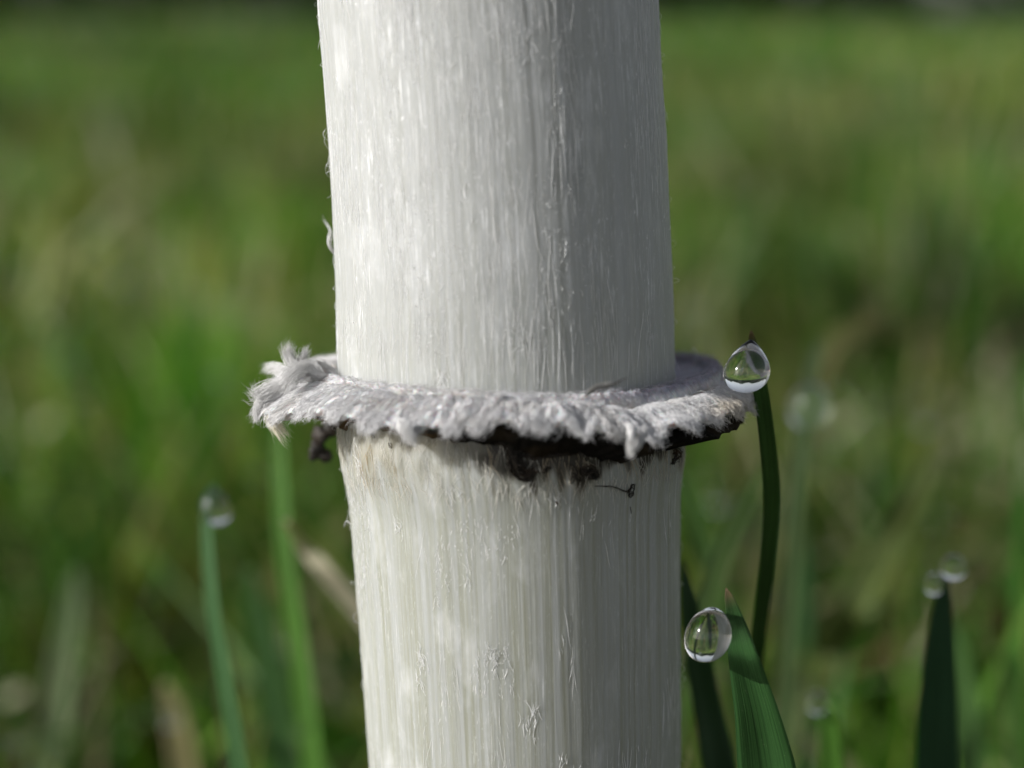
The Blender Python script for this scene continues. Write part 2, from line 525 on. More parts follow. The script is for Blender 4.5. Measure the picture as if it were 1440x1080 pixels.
NA = 1500
ANG = np.linspace(-180, 180, NA, endpoint=False)
z_lip = periodic([(-180, .95), (-160, .95), (-135, .9), (-112, .75), (-90, .5), (-67, .12), (-45, -.12), (-22, .02), (0, .2), (22, .25), (45, .2), (90, .3), (135, .8), (160, 1.0)], NA)
r_lip = periodic([(-180, 8.15), (-112, 8.05), (-75, 8.1), (-45, 8.35), (-22, 9.1), (0, 10.0), (22, 10.1), (45, 9.6), (80, 8.6), (135, 8.2)], NA)
z_edge = periodic([(-180, -.25), (-168, -.5), (-157, -.55), (-146, .05), (-135, -.25), (-112, -.62), (-90, -.55), (-67, -.92), (-55, -1.5), (-45, -1.25), (-22, -1.25), (0, -1.3), (22, -.75), (45, -.5), (90, 0), (135, .3), (160, .6)], NA)
r_edge = periodic([(-180, 11.4), (-165, 11.4), (-157, 11.2), (-147, 10.2), (-135, 10.7), (-112, 10.4), (-90, 10.3), (-67, 10.4), (-45, 10.9), (-22, 11.4), (0, 11.5), (22, 11.5), (45, 11.1), (90, 10.6), (135, 10.9), (160, 11.3)], NA)
# ragged teeth of the margin
def teeth(spacing, amp, seed):
    r = np.random.default_rng(seed)
    cs = []; x = -180.0
    while x < 180:
        cs.append(x + r.uniform(-.3, .3) * spacing); x += spacing * r.uniform(.6, 1.4)
    cs = np.array(cs)
    am = amp * (.12 + 1.0 * r.uniform(0, 1, len(cs)) ** 1.8); wd = spacing * r.uniform(.35, 1.0, len(cs))
    dif = (ANG[:, None] - cs[None] + 180) % 360 - 180
    f = am * np.clip(1 - np.abs(dif) / wd, 0, None) ** 1.5
    return f.max(1), cs
t1, C1 = teeth(9.0, 0.85, 3)
t2, _ = teeth(3.4, 0.42, 4)
t3, _ = teeth(1.3, 0.16, 5)
tooth = t1 + (t2 + t3) * (.75 + .55 * vnoise((ANG + 180) / 360 * 17, ANG * 0, 47, 17)) - 0.22 + .14 * vnoise((ANG + 180) / 360 * 29, ANG * 0, 48, 29)
tooth = tooth * (0.55 + 0.45 * smooth(-170, -100, ANG) * (1 - smooth(-20, 30, ANG)) + 0.3 * smooth(-150, -175, ANG))
zi = z_lip; ze = z_edge - tooth * 0.75; re = r_edge + tooth * 0.45
rs = np.interp(np.zeros(1), H, RAD)[0]
bulge = 0.20 + 0.14 * vnoise((ANG + 180) / 360 * 23, ANG * 0, 41, 23)
cps = []
L = lambda f: (r_lip + (re - r_lip) * f, zi + (ze - zi) * f)
def cp(r, z): cps.append(np.stack([r, z], -1))
cp(np.full(NA, rs - .5), zi - .75)
cp(r_lip - np.minimum(.4, (r_lip - rs) * .5) - .12, zi - .42)
lipv = .12 + .88 * smooth(-85, -45, ANG) * (1 - smooth(100, 140, ANG))      # the rolled lip stands out on the right only
cp(r_lip - .12, zi - .02 - .16 * (1 - lipv))
cp(r_lip + .12, zi + .02 - .14 * (1 - lipv))
r_, z_ = L(.15); cp(r_, z_ - .06 - .34 * lipv)
bulge = bulge * (1 - .55 * lipv)
r_, z_ = L(.32); cp(r_, z_ + bulge * .55 - .22 * lipv)
r_, z_ = L(.55); cp(r_, z_ + bulge)
r_, z_ = L(.8);  cp(r_ + .08, z_ + bulge * .75)
cp(re, ze)
r_, z_ = L(.86); cp(r_ - .15, z_ - .32 + .1 * tooth)
r_, z_ = L(.55); cp(r_, z_ - .75)
cp(np.full(NA, rs - .3), (zi + ze) / 2 - 1.3)
CP = np.stack(cps, 1)                                 # NA, ncp, 2
ncp = CP.shape[1]
NS = 132
tt = np.linspace(0, ncp - 1, NS)
Q = np.concatenate([2 * CP[:, :1] - CP[:, 1:2], CP, 2 * CP[:, -1:] - CP[:, -2:-1]], 1)
i = np.clip(np.floor(tt).astype(int), 0, ncp - 2); u = (tt - i)[None, :, None]
p0, p1, p2, p3 = Q[:, i], Q[:, i + 1], Q[:, i + 2], Q[:, i + 3]
SEC = 0.5 * (2 * p1 + (p2 - p0) * u + (2 * p0 - 5 * p1 + 4 * p2 - p3) * u ** 2 + (3 * p1 - p0 - 3 * p2 + p3) * u ** 3)
S_EDGE = 8.0                                          # control index of the margin
TT = np.broadcast_to(tt[None], (NA, NS)); AN = np.broadcast_to(np.radians(ANG)[:, None], (NA, NS))
def ring_pos(a, r, z):
    return O + (r * np.cos(a))[..., None] * EX + (r * np.sin(a))[..., None] * EY + z[..., None] * AX
RP = ring_pos(AN, SEC[..., 0], SEC[..., 1])
def grid_normals(P):
    du = np.roll(P, -1, 0) - np.roll(P, 1, 0)
    dv = np.gradient(P, axis=1)
    return norm(np.cross(du, dv))
RN = grid_normals(RP)
ctr = RP.mean(1, keepdims=True)
if np.mean(np.sum(RN[:, 60:85] * (RP[:, 60:85] - ctr), -1)) < 0: RN = -RN
ua = (ANG[:, None] + 180) / 360
skew = 0.012 * (TT - 3) * np.where(ANG < -60, 1, -1)[:, None]
win = smooth(3.4, 5.0, TT) * (1 - smooth(7.5, 8.3, TT))
disp = win * (0.12 * vnoise((ua + skew * .5) * 64, TT * .45, 51, 64) + 0.08 * vnoise((ua + skew * .6) * 170, TT * .6, 52, 170)
              + 0.05 * vnoise((ua + skew * .6) * 420, TT * .9, 53, 420) + 0.05 * vnoise(ua * 150, TT * 2.6, 54, 150))
disp += (1 - win) * 0.05 * vnoise(ua * 260, TT * 2.5, 55, 260) + smooth(1.2, 2, TT) * (1 - smooth(3.2, 4, TT)) * (.08 * vnoise(ua * 90, TT, 56, 90) + .06 * vnoise(ua * 300, TT * 2, 57, 300))
RP2 = RP + RN * disp[..., None]
RN2 = grid_normals(RP2); RN2 *= np.sign(np.sum(RN2 * RN, -1, keepdims=True))
tint = np.ones((NA, NS, 3)) * np.array([.90, .89, .895])
stn = smooth(.15, .8, vnoise(ua * 31, TT * .8, 61, 31)) * .22
crs = np.exp(-((TT - 4.1) / .35) ** 2) * smooth(-.5, .3, vnoise(ua * 60, TT * .5, 62, 60))      # brown crease above the fringe
tint = tint * (1 - crs[..., None] * np.array([.30, .36, .42]))
tint = tint * (1 - stn[..., None] * np.array([.25, .3, .4]))
# yellowed patch on the right of the fringe
yl = np.exp(-((ANG + 27) / 9) ** 2)[:, None] * np.exp(-((TT - 7.4) / .8) ** 2)
tint = tint * (1 - yl[..., None] * np.array([.03, .11, .24]))
# lilac grey lip
lp = smooth(3.6, 3.2, TT) * (0.08 + .92 * smooth(-70, -30, ANG)[:, None] * (1 - smooth(100, 150, ANG)[:, None]))
tint = tint * (1 - lp[..., None] * np.array([.42, .44, .34]))
# dark spore dust underneath
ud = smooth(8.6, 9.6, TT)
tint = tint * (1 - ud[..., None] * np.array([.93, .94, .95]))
RUV = np.stack([np.broadcast_to(np.radians(ANG)[:, None] * 10.5, TT.shape) + (TT - 4) * .35 * np.where(ANG < -60, 1, -1)[:, None], TT], -1)
make('ring', RP2, grid_faces(NA, NS, wrap_u=True), M_WOOL, shroom, tint=tint, uv=RUV)

# blackened underside layer
NU = 30
ul = np.linspace(0, 1, NU)[None]
vis = (smooth(-104, -84, ANG) * (1 - smooth(25, 60, ANG)))[:, None]
frag = (0.14 * vnoise(ua * 50, ua * 0 + 1, 71, 50) + .08 * vnoise(ua * 130, ua * 0, 72, 130))
ext = (smooth(-80, -55, ANG) * (1 - smooth(2, 22, ANG)))[:, None]
r0 = (r_edge - .5)[:, None] - .9 * (1 - vis) + .12 * ext + frag; z0 = (z_edge - .25)[:, None] + 1.3 * frag + .22 * vnoise(ua * 24, ua * 0 + 2, 75, 24) + .12 * vnoise(ua * 260, ua * 0 + 3, 76, 260) - .50 * vis - .12 * ext + .22 * (1 - vis)
r1 = rs - .25; z1 = (z_lip + z_edge)[:, None] / 2 - 1.85 - .55 * vis
UR = r0 + (r1 - r0) * ul + .25 * np.sin(ul * math.pi) * vis
UZ = z0 + (z1 - z0) * ul ** 1.5 + frag * ul * 1.2
UR = np.concatenate([r0 - .55, r0 - .1, UR], 1); UZ = np.concatenate([z0 + .35, z0 + .15, UZ], 1)
UA = np.broadcast_to(np.radians(ANG)[:, None], UR.shape)
UP = ring_pos(UA, UR, UZ)
UP = UP + .07 * vnoise(np.broadcast_to(ua, UR.shape) * 210, UZ * 3, 73, 210)[..., None] * AX
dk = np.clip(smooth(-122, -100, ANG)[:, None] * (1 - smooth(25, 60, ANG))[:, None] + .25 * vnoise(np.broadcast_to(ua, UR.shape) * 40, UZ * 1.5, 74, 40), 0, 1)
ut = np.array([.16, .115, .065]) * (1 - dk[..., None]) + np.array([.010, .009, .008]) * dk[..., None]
make('ring_underside', UP, grid_faces(NA, UR.shape[1], wrap_u=True), M_UNDER, shroom, tint=ut, label='blackened spore stained underside of the ring')

# woolly fibres of the ring, combed outward and down, gathered into the teeth
def bil(Gd, a_idx, s_idx):
    a0 = np.floor(a_idx).astype(int); s0 = np.clip(np.floor(s_idx).astype(int), 0, NS - 2)
    fa = (a_idx - a0)[..., None]; fs = (s_idx - s0)[..., None]
    A0 = a0 % NA; A1 = (a0 + 1) % NA
    return (Gd[A0, s0] * (1 - fa) + Gd[A1, s0] * fa) * (1 - fs) + (Gd[A0, s0 + 1] * (1 - fa) + Gd[A1, s0 + 1] * fa) * fs
def ring_fibres(N, K, s_lo, s_hi, l_lo, l_hi, lift, rad, seed, a_lo=-180, a_hi=180, over_k=1.0, wild=.3):
    r = np.random.default_rng(seed)
    a0 = r.uniform(a_lo, a_hi, N); s0 = r.uniform(s_lo, s_hi, N)
    s0 = np.where((a0 > -75) & (a0 < 120) & (s0 > 3.5) & (s0 < 4.7), 4.7 + (s0 - 3.5) * .8, s0)      # the lip on the right stays bare
    ln = r.uniform(l_lo, l_hi, N)
    dif = (a0[:, None] - C1[None] + 180) % 360 - 180
    tgt = -np.take_along_axis(dif, np.abs(dif).argmin(1)[:, None], 1)[:, 0]
    k = np.linspace(0, 1, K)[None]
    s = s0[:, None] + ln[:, None] * k
    pull = smooth(5.0, 9.0, s) * r.uniform(.1, .75, N)[:, None]
    drift = np.where(a0 < -60, -1, 1)[:, None] * 1.6 * k * ln[:, None] * .5
    a = a0[:, None] + (tgt[:, None] * pull) + drift + r.normal(0, wild * 1.6, N)[:, None] * k + wild * .8 * np.sin(k * r.uniform(2, 9, N)[:, None] + r.uniform(0, 6, N)[:, None])
    over = np.clip(s - S_EDGE, 0, None)
    ai = (a + 180) / 360 * NA; si = np.clip(np.minimum(s, S_EDGE) / (ncp - 1) * (NS - 1), 0, NS - 1.001)
    P = bil(RP2, ai, si); Nn = bil(RN2, ai, si)
    ang = np.radians(a)
    outd = np.cos(ang)[..., None] * EX + np.sin(ang)[..., None] * EY
    dirn = norm(outd * r.uniform(.1, .8, N)[:, None, None] - AX * 1.0 + r.normal(0, .25, (N, 1, 3)))
    lf = r.uniform(.2, 1, N)[:, None] * lift
    P = P + Nn * (lf * np.sin(k * math.pi * r.uniform(.5, 1, N)[:, None]) + .012)[..., None] + dirn * (over * .42 * over_k)[..., None]
    P = P + r.normal(0, .02, (N, K, 3)) * wild
    R = rad * r.uniform(.6, 1.3, N)[:, None] * np.clip(1.15 - k ** 2, .12, 1)
    sh = (1 - .42 * r.uniform(0, 1, N) ** 2)[:, None, None] * np.ones((N, K, 1))
    t = bil(tint, ai, np.minimum(si, 7.9 / (ncp - 1) * (NS - 1))) * sh * 1.06
    V, F = tubes(P, R, 3)
    return V, F, np.repeat(np.clip(t, 0, .94).reshape(-1, 3), 3, 0)
parts = [ring_fibres(13500, 5, 3.6, 7.6, .5, 1.7, .09, .010, 81, wild=.5),
         ring_fibres(8500, 5, 6.3, 7.9, .8, 1.9, .12, .010, 82, over_k=.8, wild=.5),
         ring_fibres(3200, 5, 1.0, 3.4, .4, 1.2, .22, .007, 83, wild=1.8),
         ring_fibres(1500, 6, 3.8, 8, .6, 1.6, .32, .008, 84, wild=1.6)]
off = 0; Vs, Fs, Ts = [], [], []
for V, F, T in parts:
    Vs.append(V); Fs.append(F + off); Ts.append(T); off += len(V)
make('ring_wool', np.vstack(Vs), np.vstack(Fs), M_WFIB, shroom, tint=np.vstack(Ts), kind='stuff')

# ------------------------------------------------------------------ tufts and loose threads of the ring
def fibre_tuft(name, pts, w0, nf, mat, tintc, seed, label=None, frad=.013, spread=1.0):
    """a tapered, twisted bundle of fibres along a photo-traced line with real depth"""
    r = np.random.default_rng(seed); nf = int(nf * 1.9)
    P = catmull([pt(*p[:3]) for p in pts], 9)
    t = np.linspace(0, 1, 9)
    W = w0 * (1 - t ** 1.6 * .93) * np.minimum(1, .25 + t * 4)
    T = norm(np.gradient(P, axis=0)); A = norm(np.cross(T, [0, 1, .13])); B = np.cross(T, A)
    ph = r.uniform(0, 2 * math.pi, nf)[:, None] + r.uniform(-1.5, 1.5, nf)[:, None] * t
    rr = np.sqrt(r.uniform(0, 1, nf))[:, None] * W * spread
    rr = rr * (1 + .5 * r.normal(0, 1, (nf, 1)) * t)
    FP = P[None] + rr[..., None] * (np.cos(ph)[..., None] * A + np.sin(ph)[..., None] * B * .8)
    FP += r.normal(0, .03, FP.shape) * spread * min(1, w0 * 3)
    FP += r.normal(0, .42 * w0, (nf, 1, 3)) * (t ** 1.5)[None, :, None]
    shift = r.uniform(-.12, .12, nf)
    FP += (shift[:, None, None] * (P[-1] - P[0])) * t[None, :, None]
    R = frad * .8 * r.uniform(.6, 1.2, nf)[:, None] * np.clip(1.1 - t ** 3, .15, 1)
    V, F = tubes(FP, R, 3)
    c = np.repeat((np.array(tintc) * r.uniform(.8, 1.05, nf)[:, None])[:, None, None, :], 9, 1)
    tw = np.clip(t * 1.6 - .3, 0, 1)[None, :, None, None]
    c = np.broadcast_to(c * tw + np.array(WH if max(tintc) > .7 else tintc) * (1 - tw), (nf, 9, 3, 3)).reshape(-1, 3)
    # solid core so that the bundle is not see-through
    CV, CF = tubes(P[None], (W * .25)[None], 8)
    V2 = np.vstack([V, CV]); F2 = np.vstack([F, CF + len(V)])
    c2 = np.vstack([c, np.repeat(np.array([WH if max(tintc) > .7 else tintc]) * .9, len(CV), 0)])
    return make(name, V2, F2, mat, shroom, tint=c2, label=label)
WH = (.90, .89, .88)
dl = 81.5
for k, (pts, w, nf, c, lab) in enumerate([
        ([(428, 524, dl), (412, 512, dl), (405, 497, dl), (407, 486, dl - .3)], .38, 70, WH, None),
        ([(430, 522, dl + .4), (424, 508, dl), (428, 499, dl), (432, 492, dl)], .30, 50, WH, None),
        ([(420, 528, dl), (398, 522, dl), (384, 517, dl + .5), (375, 519, dl + 1)], .34, 60, WH, None),
        ([(404, 540, dl - 1), (378, 548, dl - 1), (364, 556, dl - 1), (358, 548, dl - 1)], .5, 90, WH, None),
        ([(390, 552, dl - 1), (372, 564, dl - 1), (364, 578, dl - 1.4), (361, 588, dl - 1.5)], .42, 80, WH, None),
        ([(402, 552, dl + .2), (384, 570, dl - .8), (384, 592, dl - 2.0), (400, 614, dl - 2.2)], .42, 90, (.84, .78, .62), 'yellowed hooked tatter hanging from the end of the ring'),
        ([(455, 530, dl - 1), (432, 521, dl - 1), (412, 530, dl - 2), (402, 545, dl - 2)], .55, 120, WH, None),
        ([(470, 522, dl), (450, 514, dl), (436, 512, dl - .5), (424, 518, dl - .8)], .32, 60, WH, None),
        ([(884, 596, 73), (888, 612, 72.3), (886, 626, 72.2), (886, 640, 72.4)], .2, 60, WH, None),
        ([(908, 598, 73.4), (904, 612, 72.8), (897, 625, 72.6), (887, 637, 72.6)], .2, 60, WH, None),
        ([(560, 590, 73), (570, 604, 72.8), (578, 615, 72.8), (583, 624, 72.9)], .3, 60, WH, None)]):
    fibre_tuft('tatter', pts, w, nf, M_WFIB, c, 200 + k, lab)
fibre_tuft('loose_thread', [(826, 556, 73.4), (836, 548, 73.2), (858, 542, 73), (881, 531, 73)], .085, 9, M_WFIB, (.05, .045, .04), 230, 'grey thread sticking up from the ring', .012)
fibre_tuft('loose_thread', [(822, 557, 73.4), (833, 545, 73.2), (846, 540, 73.2), (862, 541, 73)], .05, 6, M_WFIB, (.3, .29, .27), 231, None, .012)
fibre_tuft('loose_thread', [(474, 362, 82.5), (462, 344, 82), (465, 325, 82), (456, 311, 82)], .12, 10, M_WFIB, (.8, .8, .78), 232, 'curled white fibre peeling off the left edge of the stem', .012)
fibre_tuft('loose_thread', [(494, 738, 82), (488, 732, 82), (485, 736, 82), (484, 741, 82)], .05, 5, M_WFIB, (.8, .8, .8), 233, None, .012)
fibre_tuft('loose_thread', [(975, 515, 86), (980, 500, 86), (976, 490, 86), (972, 492, 86)], .03, 4, M_WFIB, (.8, .8, .8), 234, None, .01)

# dark rotten scraps under the ring
def scrap(pxs, w, seed, lift=.12, flat=1.0, sides=7, label=None, name='dark_scrap'):
    r = np.random.default_rng(seed)
    q = np.array(pxs, float)
    a, h = stem_at(q[:, 0], q[:, 1])
    P = stem_pos(a, h, lift)
    P = catmull(P, 5 * len(pxs)); n = len(P)
    t = np.linspace(0, 1, n)
    nf = max(4, int(46 * w))
    env = .35 + .65 * np.sin(np.clip(t, .02, .98) * math.pi)
    T = norm(np.gradient(P, axis=0)); A = norm(np.cross(T, [0, 1, .1])); B = np.cross(T, A)
    ph = r.uniform(0, 6.28, (nf, 1)) + r.normal(0, 2.2, (nf, 1)) * t; rr = w * np.sqrt(r.uniform(0, 1, (nf, 1))) * env * (1 + .3 * np.sin(t * 9 + r.uniform(0, 6, (nf, 1))))
    FP = P[None] + rr[..., None] * (np.cos(ph)[..., None] * A + .55 * np.sin(ph)[..., None] * B) + r.normal(0, w * .10, (nf, n, 3))
    V, F = tubes(FP, np.maximum(.018, w * .17) * r.uniform(.4, 1.2, (nf, 1)) * (.4 + .6 * env)[None], 4)
    make(name, V, F, M_DEBRIS, shroom, label=label)
scrap([(716, 622), (722, 642), (728, 660), (740, 668), (752, 660)], .30, 1)
scrap([(700, 618), (735, 628), (775, 630), (815, 632)], .42, 2)
scrap([(762, 664), (768, 660), (775, 657)], .12, 3)
scrap([(800, 652), (808, 662), (804, 672), (802, 680)], .13, 4)
scrap([(815, 660), (830, 664), (838, 672)], .26, 5)
scrap([(822, 662), (816, 676), (808, 672)], .09, 6)
scrap([(835, 683), (860, 684), (878, 690), (888, 684)], .05, 7)
scrap([(888, 680), (886, 690), (882, 698)], .17, 8)
scrap([(884, 712), (885, 722)], .04, 9)
scrap([(944, 628), (948, 638), (942, 652)], .22, 10)
scrap([(550, 622), (553, 630)], .09, 11)
scrap([(524, 608), (530, 615)], .12, 12)
scrap([(780, 705), (783, 710)], .06, 13)
# brown crumb hanging behind the left shoulder of the ring
r = np.random.default_rng(5)
cr = []
for (x, y, s) in ((452, 612, 1.0), (446, 632, .9), (458, 640, .7), (466, 600, 1.0), (440, 642, .5)):
    n1, n2 = 14, 9
    th, ph = np.meshgrid(np.linspace(0, 2 * math.pi, n1, endpoint=False), np.linspace(.02, math.pi - .02, n2), indexing='ij')
    rad = s * .42 * (1 + .3 * r.normal(0, 1, th.shape).clip(-1.3, 1.3))
    c = pt(x, y, 87.5)
    cr.append(c + np.stack([rad * np.sin(ph) * np.cos(th), rad * np.sin(ph) * np.sin(th), rad * np.cos(ph)], -1))
V = np.concatenate([c.reshape(-1, 3) for c in cr]); F = np.vstack([grid_faces(14, 9, True, k * 126) for k in range(len(cr))])
make('dark_crumb', V, F, M_DEBRIS, shroom, label='brown crumb of rotten tissue hanging under the ring')

# ------------------------------------------------------------------ silky fibres lying on the stem
def stem_fibres(N, a_lo, a_hi, h_lo, h_hi, l_lo, l_hi, rad, lift, seed, mask=0.0, wig=.25):
    r = np.random.default_rng(seed)
    a0 = r.uniform(a_lo, a_hi, N * 4); h0 = r.uniform(h_lo, h_hi, N * 4)
    keep = vnoise(a0 * 6 + 50, h0 * .35 + 50, seed) > mask
    a0, h0 = a0[keep][:N], h0[keep][:N]; N = len(a0)
    K = 7; k = np.linspace(0, 1, K)[None]
    ln = l_lo + (l_hi - l_lo) * r.uniform(0, 1, N)[:, None] ** 2.2
    h = h0[:, None] - ln * k
    a = a0[:, None] + (r.normal(0, wig, N)[:, None] * ln * k * .12) + .012 * wig * np.cumsum(r.normal(0, 1, (N, K)), 1)
    free = (r.uniform(0, 1, N) < .35)[:, None]
    prof = np.where(free, k ** 2, np.sin(k * math.pi))
    l = stem_relief(a, h) + rad * .15 + lift * r.uniform(0, 1, N)[:, None] ** 2 * prof
    P = stem_pos(a, h, l)
    R = rad * r.uniform(.5, 1.4, N)[:, None] * np.clip(1.2 - (2 * k - 1) ** 2, .25, 1)
    return tubes(P, R, 3)
fl = math.radians
parts = [stem_fibres(900, fl(-185), fl(5), 2.0, 20, .3, 3.5, .009, .008, 301, .15, .10),
         stem_fibres(420, fl(-118), fl(-58), 2.0, 20, .3, 3.6, .009, .03, 302, .3, .07),
         stem_fibres(420, fl(-125), fl(-62), 2.0, 20, .05, .35, .011, .03, 306, -.2, .4),
         stem_fibres(420, fl(-185), fl(5), -21, -3, .3, 2.5, .010, .02, 303, .4, .15),
         stem_fibres(700, fl(-165), fl(-85), -21, -4, .08, .7, .014, .02, 307, .45, .15),
         stem_fibres(500, fl(-175), fl(-100), 2, 20, .1, 1.2, .012, .015, 308, .3, .12),
         stem_fibres(110, fl(-196), fl(-166), -21, 20, .2, 1.1, .008, .30, 311, -.6, .5),
         stem_fibres(110, fl(-14), fl(16), -21, 20, .2, 1.1, .008, .30, 312, -.6, .5),
         stem_fibres(700, fl(-185), fl(185), 18, 60, .5, 5.0, .012, .10, 304, .1),
         stem_fibres(900, fl(0), fl(180), -40, 20, .5, 4.0, .012, .10, 305, .2)]
off = 0; Vs, Fs = [], []
for V, F in parts:
    Vs.append(V); Fs.append(F + off); off += len(V)
make('stem_silk', np.vstack(Vs), np.vstack(Fs), M_FIB, shroom, kind='stuff')
# small tangles of loosened silk on the stem
def tangle(px, py, size, n, seed, up=.25):
    r = np.random.default_rng(seed)
    a, h = stem_at(np.array([px]), np.array([py])); R0 = 7.9
    K = 7; k = np.linspace(0, 1, K)[None]
    ang = r.normal(1.57, .38, n)[:, None] + r.normal(0, .5, n)[:, None] * k
    ln = size * r.uniform(.3, 1, n)[:, None]
    sx = r.normal(0, size * .22, n)[:, None]; sy = r.normal(0, size * .35, n)[:, None]
    aa_ = a + (sx + ln * (k - .5) * np.cos(ang)) / R0; hh_ = h + sy + ln * (k - .5) * np.sin(ang)
    P = stem_pos(aa_, hh_, stem_relief(aa_, hh_) + .004 + .45 * up * r.uniform(0, 1, n)[:, None] * k ** 1.5)
    return tubes(P, .012 * r.uniform(.6, 1.3, n)[:, None] * np.clip(1.1 - k ** 2, .3, 1), 3)
for k, (x, y, s, n, up) in enumerate([(693, 920, .8, 26, .45), (590, 955, .7, 14, .3), (657, 815, .6, 12, .3), (592, 925, .6, 12, .25), (735, 480, .9, 8, .4), (795, 345, .6, 8, .3),
                                    (783, 700, .7, 12, .3), (650, 262, .9, 8, .2), (560, 740, .8, 14, .25), (750, 1010, 1.0, 16, .3), (635, 690, .8, 10, .3), (880, 205, .3, 4, .2), (836, 720, .5, 8, .3),
                                    (738, 60, 1.3, 7, .2), (620, 530, .9, 26, .4), (505, 655, .9, 20, .3), (790, 1065, .5, 8, .3)]):
    V, F = tangle(x, y, s, n, 400 + k, up)
    make('silk_tangle', V, F, M_FIB, shroom, kind=None)
# short woolly fringe below the ring on the stem
r = np.random.default_rng(77); N = 1700; K = 5; k = np.linspace(0, 1, K)[None]
a0 = r.uniform(-math.pi, math.pi, N)[:, None]; h0 = r.uniform(-4.1, -1.3, N)[:, None]; ln = r.uniform(.3, 1.1, N)[:, None]
a = a0 + r.normal(.0, .03, N)[:, None] * k; h = h0 - ln * k
P = stem_pos(a, h, stem_relief(a, h) + .01 + .10 * r.uniform(0, 1, N)[:, None] ** 3 * k)
V, F = tubes(P, .011 * r.uniform(.6, 1.3, N)[:, None] * np.clip(1.1 - k ** 2, .2, 1), 3)
brown = smooth(.1, .7, vnoise(a0 * 9, h0 * .8, 78) + .25 * np.sin(a0 + 2.4)) * smooth(-4.3, -2.5, h0)
c = np.array([.82, .80, .74]) * (1 - brown[..., None]) + np.array([.58, .48, .33]) * brown[..., None]
c = np.repeat(np.broadcast_to(c, (N, K, 3)).reshape(-1, 3), 3, 0)
make('collar_fringe', V, F, M_WFIB, shroom, tint=c, kind='stuff', label='stained woolly fringe on the stem under the ring')

# ------------------------------------------------------------------ single grass blades
GREEN = (.045, .115, .028); DARK = (.028, .080, .022); LIGHT = (.11, .19, .055); OLIVE = (.12, .16, .045); STRAW = (.66, .60, .47); BLUE = (.062, .155, .05); VIVID = (.07, .18, .02)
def grass_blade(pts, col, label, yaw=0.0, tip=None, fold=.3, name='grass_blade', K=40, cat='grass blade', thick=.09, group=None):
    """pts: (px, py, depth, width px) from the tip downwards; the blade goes on down to the soil"""
    q = np.array(pts, float)
    P = pt(q[:, 0], q[:, 1], q[:, 2]); W = q[:, 3] / 2 / FPX * q[:, 2]
    dv = norm(P[-1] - P[-2])
    dv = norm(dv + np.array([0, 0, -.6]))
    zt = P[-1][2] + 3
    total = zt / -dv[2]
    step = np.linalg.norm(P[-1] - P[-2]); acc = 0.0; st = []
    while acc < total - step * .5:
        acc = min(acc + step, total); st.append(acc / total); step *= 1.35
    if not st or st[-1] < 1: st.append(1.0)
    for f in st:
        e = P[len(q) - 1] + dv * total * f
        P = np.vstack([P, e]); W = np.append(W, W[len(q) - 1] * (1 - .35 * f))
    C = catmull(np.hstack([P, W[:, None]]), K)
    P, W = C[:, :3], np.maximum(C[:, 3], .02)
    T = norm(np.gradient(P, axis=0))
    sd = math.cos(yaw) * VX + math.sin(yaw) * VZ
    Sd = norm(sd - T * (T @ sd)[:, None]); Nn = np.cross(T, Sd)
    if np.mean(Nn @ VZ) > 0: Nn = -Nn                      # towards the camera
    nx = 9
    x = np.linspace(-1, 1, nx)[None, :, None]
    top = P[:, None] + Sd[:, None] * W[:, None, None] * x + Nn[:, None] * (W[:, None, None] * fold * (np.abs(x) - .5))
    th = thick * np.minimum(1, W / .3)[:, None, None] * (1.15 - np.abs(x))
    V = np.concatenate([top + Nn[:, None] * th / 2, (top - Nn[:, None] * th / 2)[:, ::-1]], 1)   # K, 2nx
    F = grid_faces(K, 2 * nx)
    kk = np.arange(K - 1)[:, None]; m = 2 * nx
    F = np.vstack([F, np.hstack([kk * m + m - 1, (kk + 1) * m + m - 1, (kk + 1) * m, kk * m])])
    F = np.vstack([F, [[j, j + 1, m - 2 - j, m - 1 - j] for j in range(nx - 1)]])
    arc = np.concatenate([[0], np.cumsum(np.linalg.norm(np.diff(P, axis=0), axis=1))])
    xx = np.concatenate([np.linspace(-1, 1, nx), np.linspace(1, -1, nx)])
    uv = np.stack(np.broadcast_arrays(xx[None] * W.max(), arc[:, None]), -1)
    c = np.broadcast_to(np.array(col), (K, m, 3)).copy()
    if tip is not None:
        f = np.exp(-(arc / .55) ** 2)[:, None, None]
        c = c * (1 - f) + np.array(tip) * f
    base = P[-1]
    return make(name, V, F, M_LEAF, base=base, uv=uv, tint=c, label=label, category=cat, group=group)

TIP = (.16, .11, .06)
grass_blade([(1056, 465, 79.0, 3), (1058, 482, 79.4, 13), (1064, 520, 80.4, 20), (1071, 560, 81, 22), (1081, 640, 82.5, 24), (1085, 710, 84, 24), (1079, 790, 86, 23), (1070, 860, 88, 22), (1062, 930, 90, 22)],
            (.04, .105, .02), 'tall dark thin grass blade carrying the dewdrop that touches the ring', .15, TIP)
grass_blade([(1021, 827, 77.6, 2), (1026, 842, 77.6, 14), (1035, 875, 77.8, 27), (1043, 910, 78, 40), (1055, 960, 78.5, 53), (1067, 1010, 79, 66), (1080, 1085, 80, 84)],
            (.030, .088, .024), 'sharp pointed green grass blade right of the stem with a dewdrop on its left edge', -.25, TIP, .35)
grass_blade([(1328, 792, 96, 4), (1328, 815, 96, 12), (1325, 850, 96.2, 27), (1321, 900, 96.5, 42), (1318, 960, 97, 54), (1316, 1020, 97.5, 61), (1315, 1085, 98, 64)],
            (.026, .085, .034), 'broad dark upright grass blade near the right border with two dewdrops at its tip', .2)
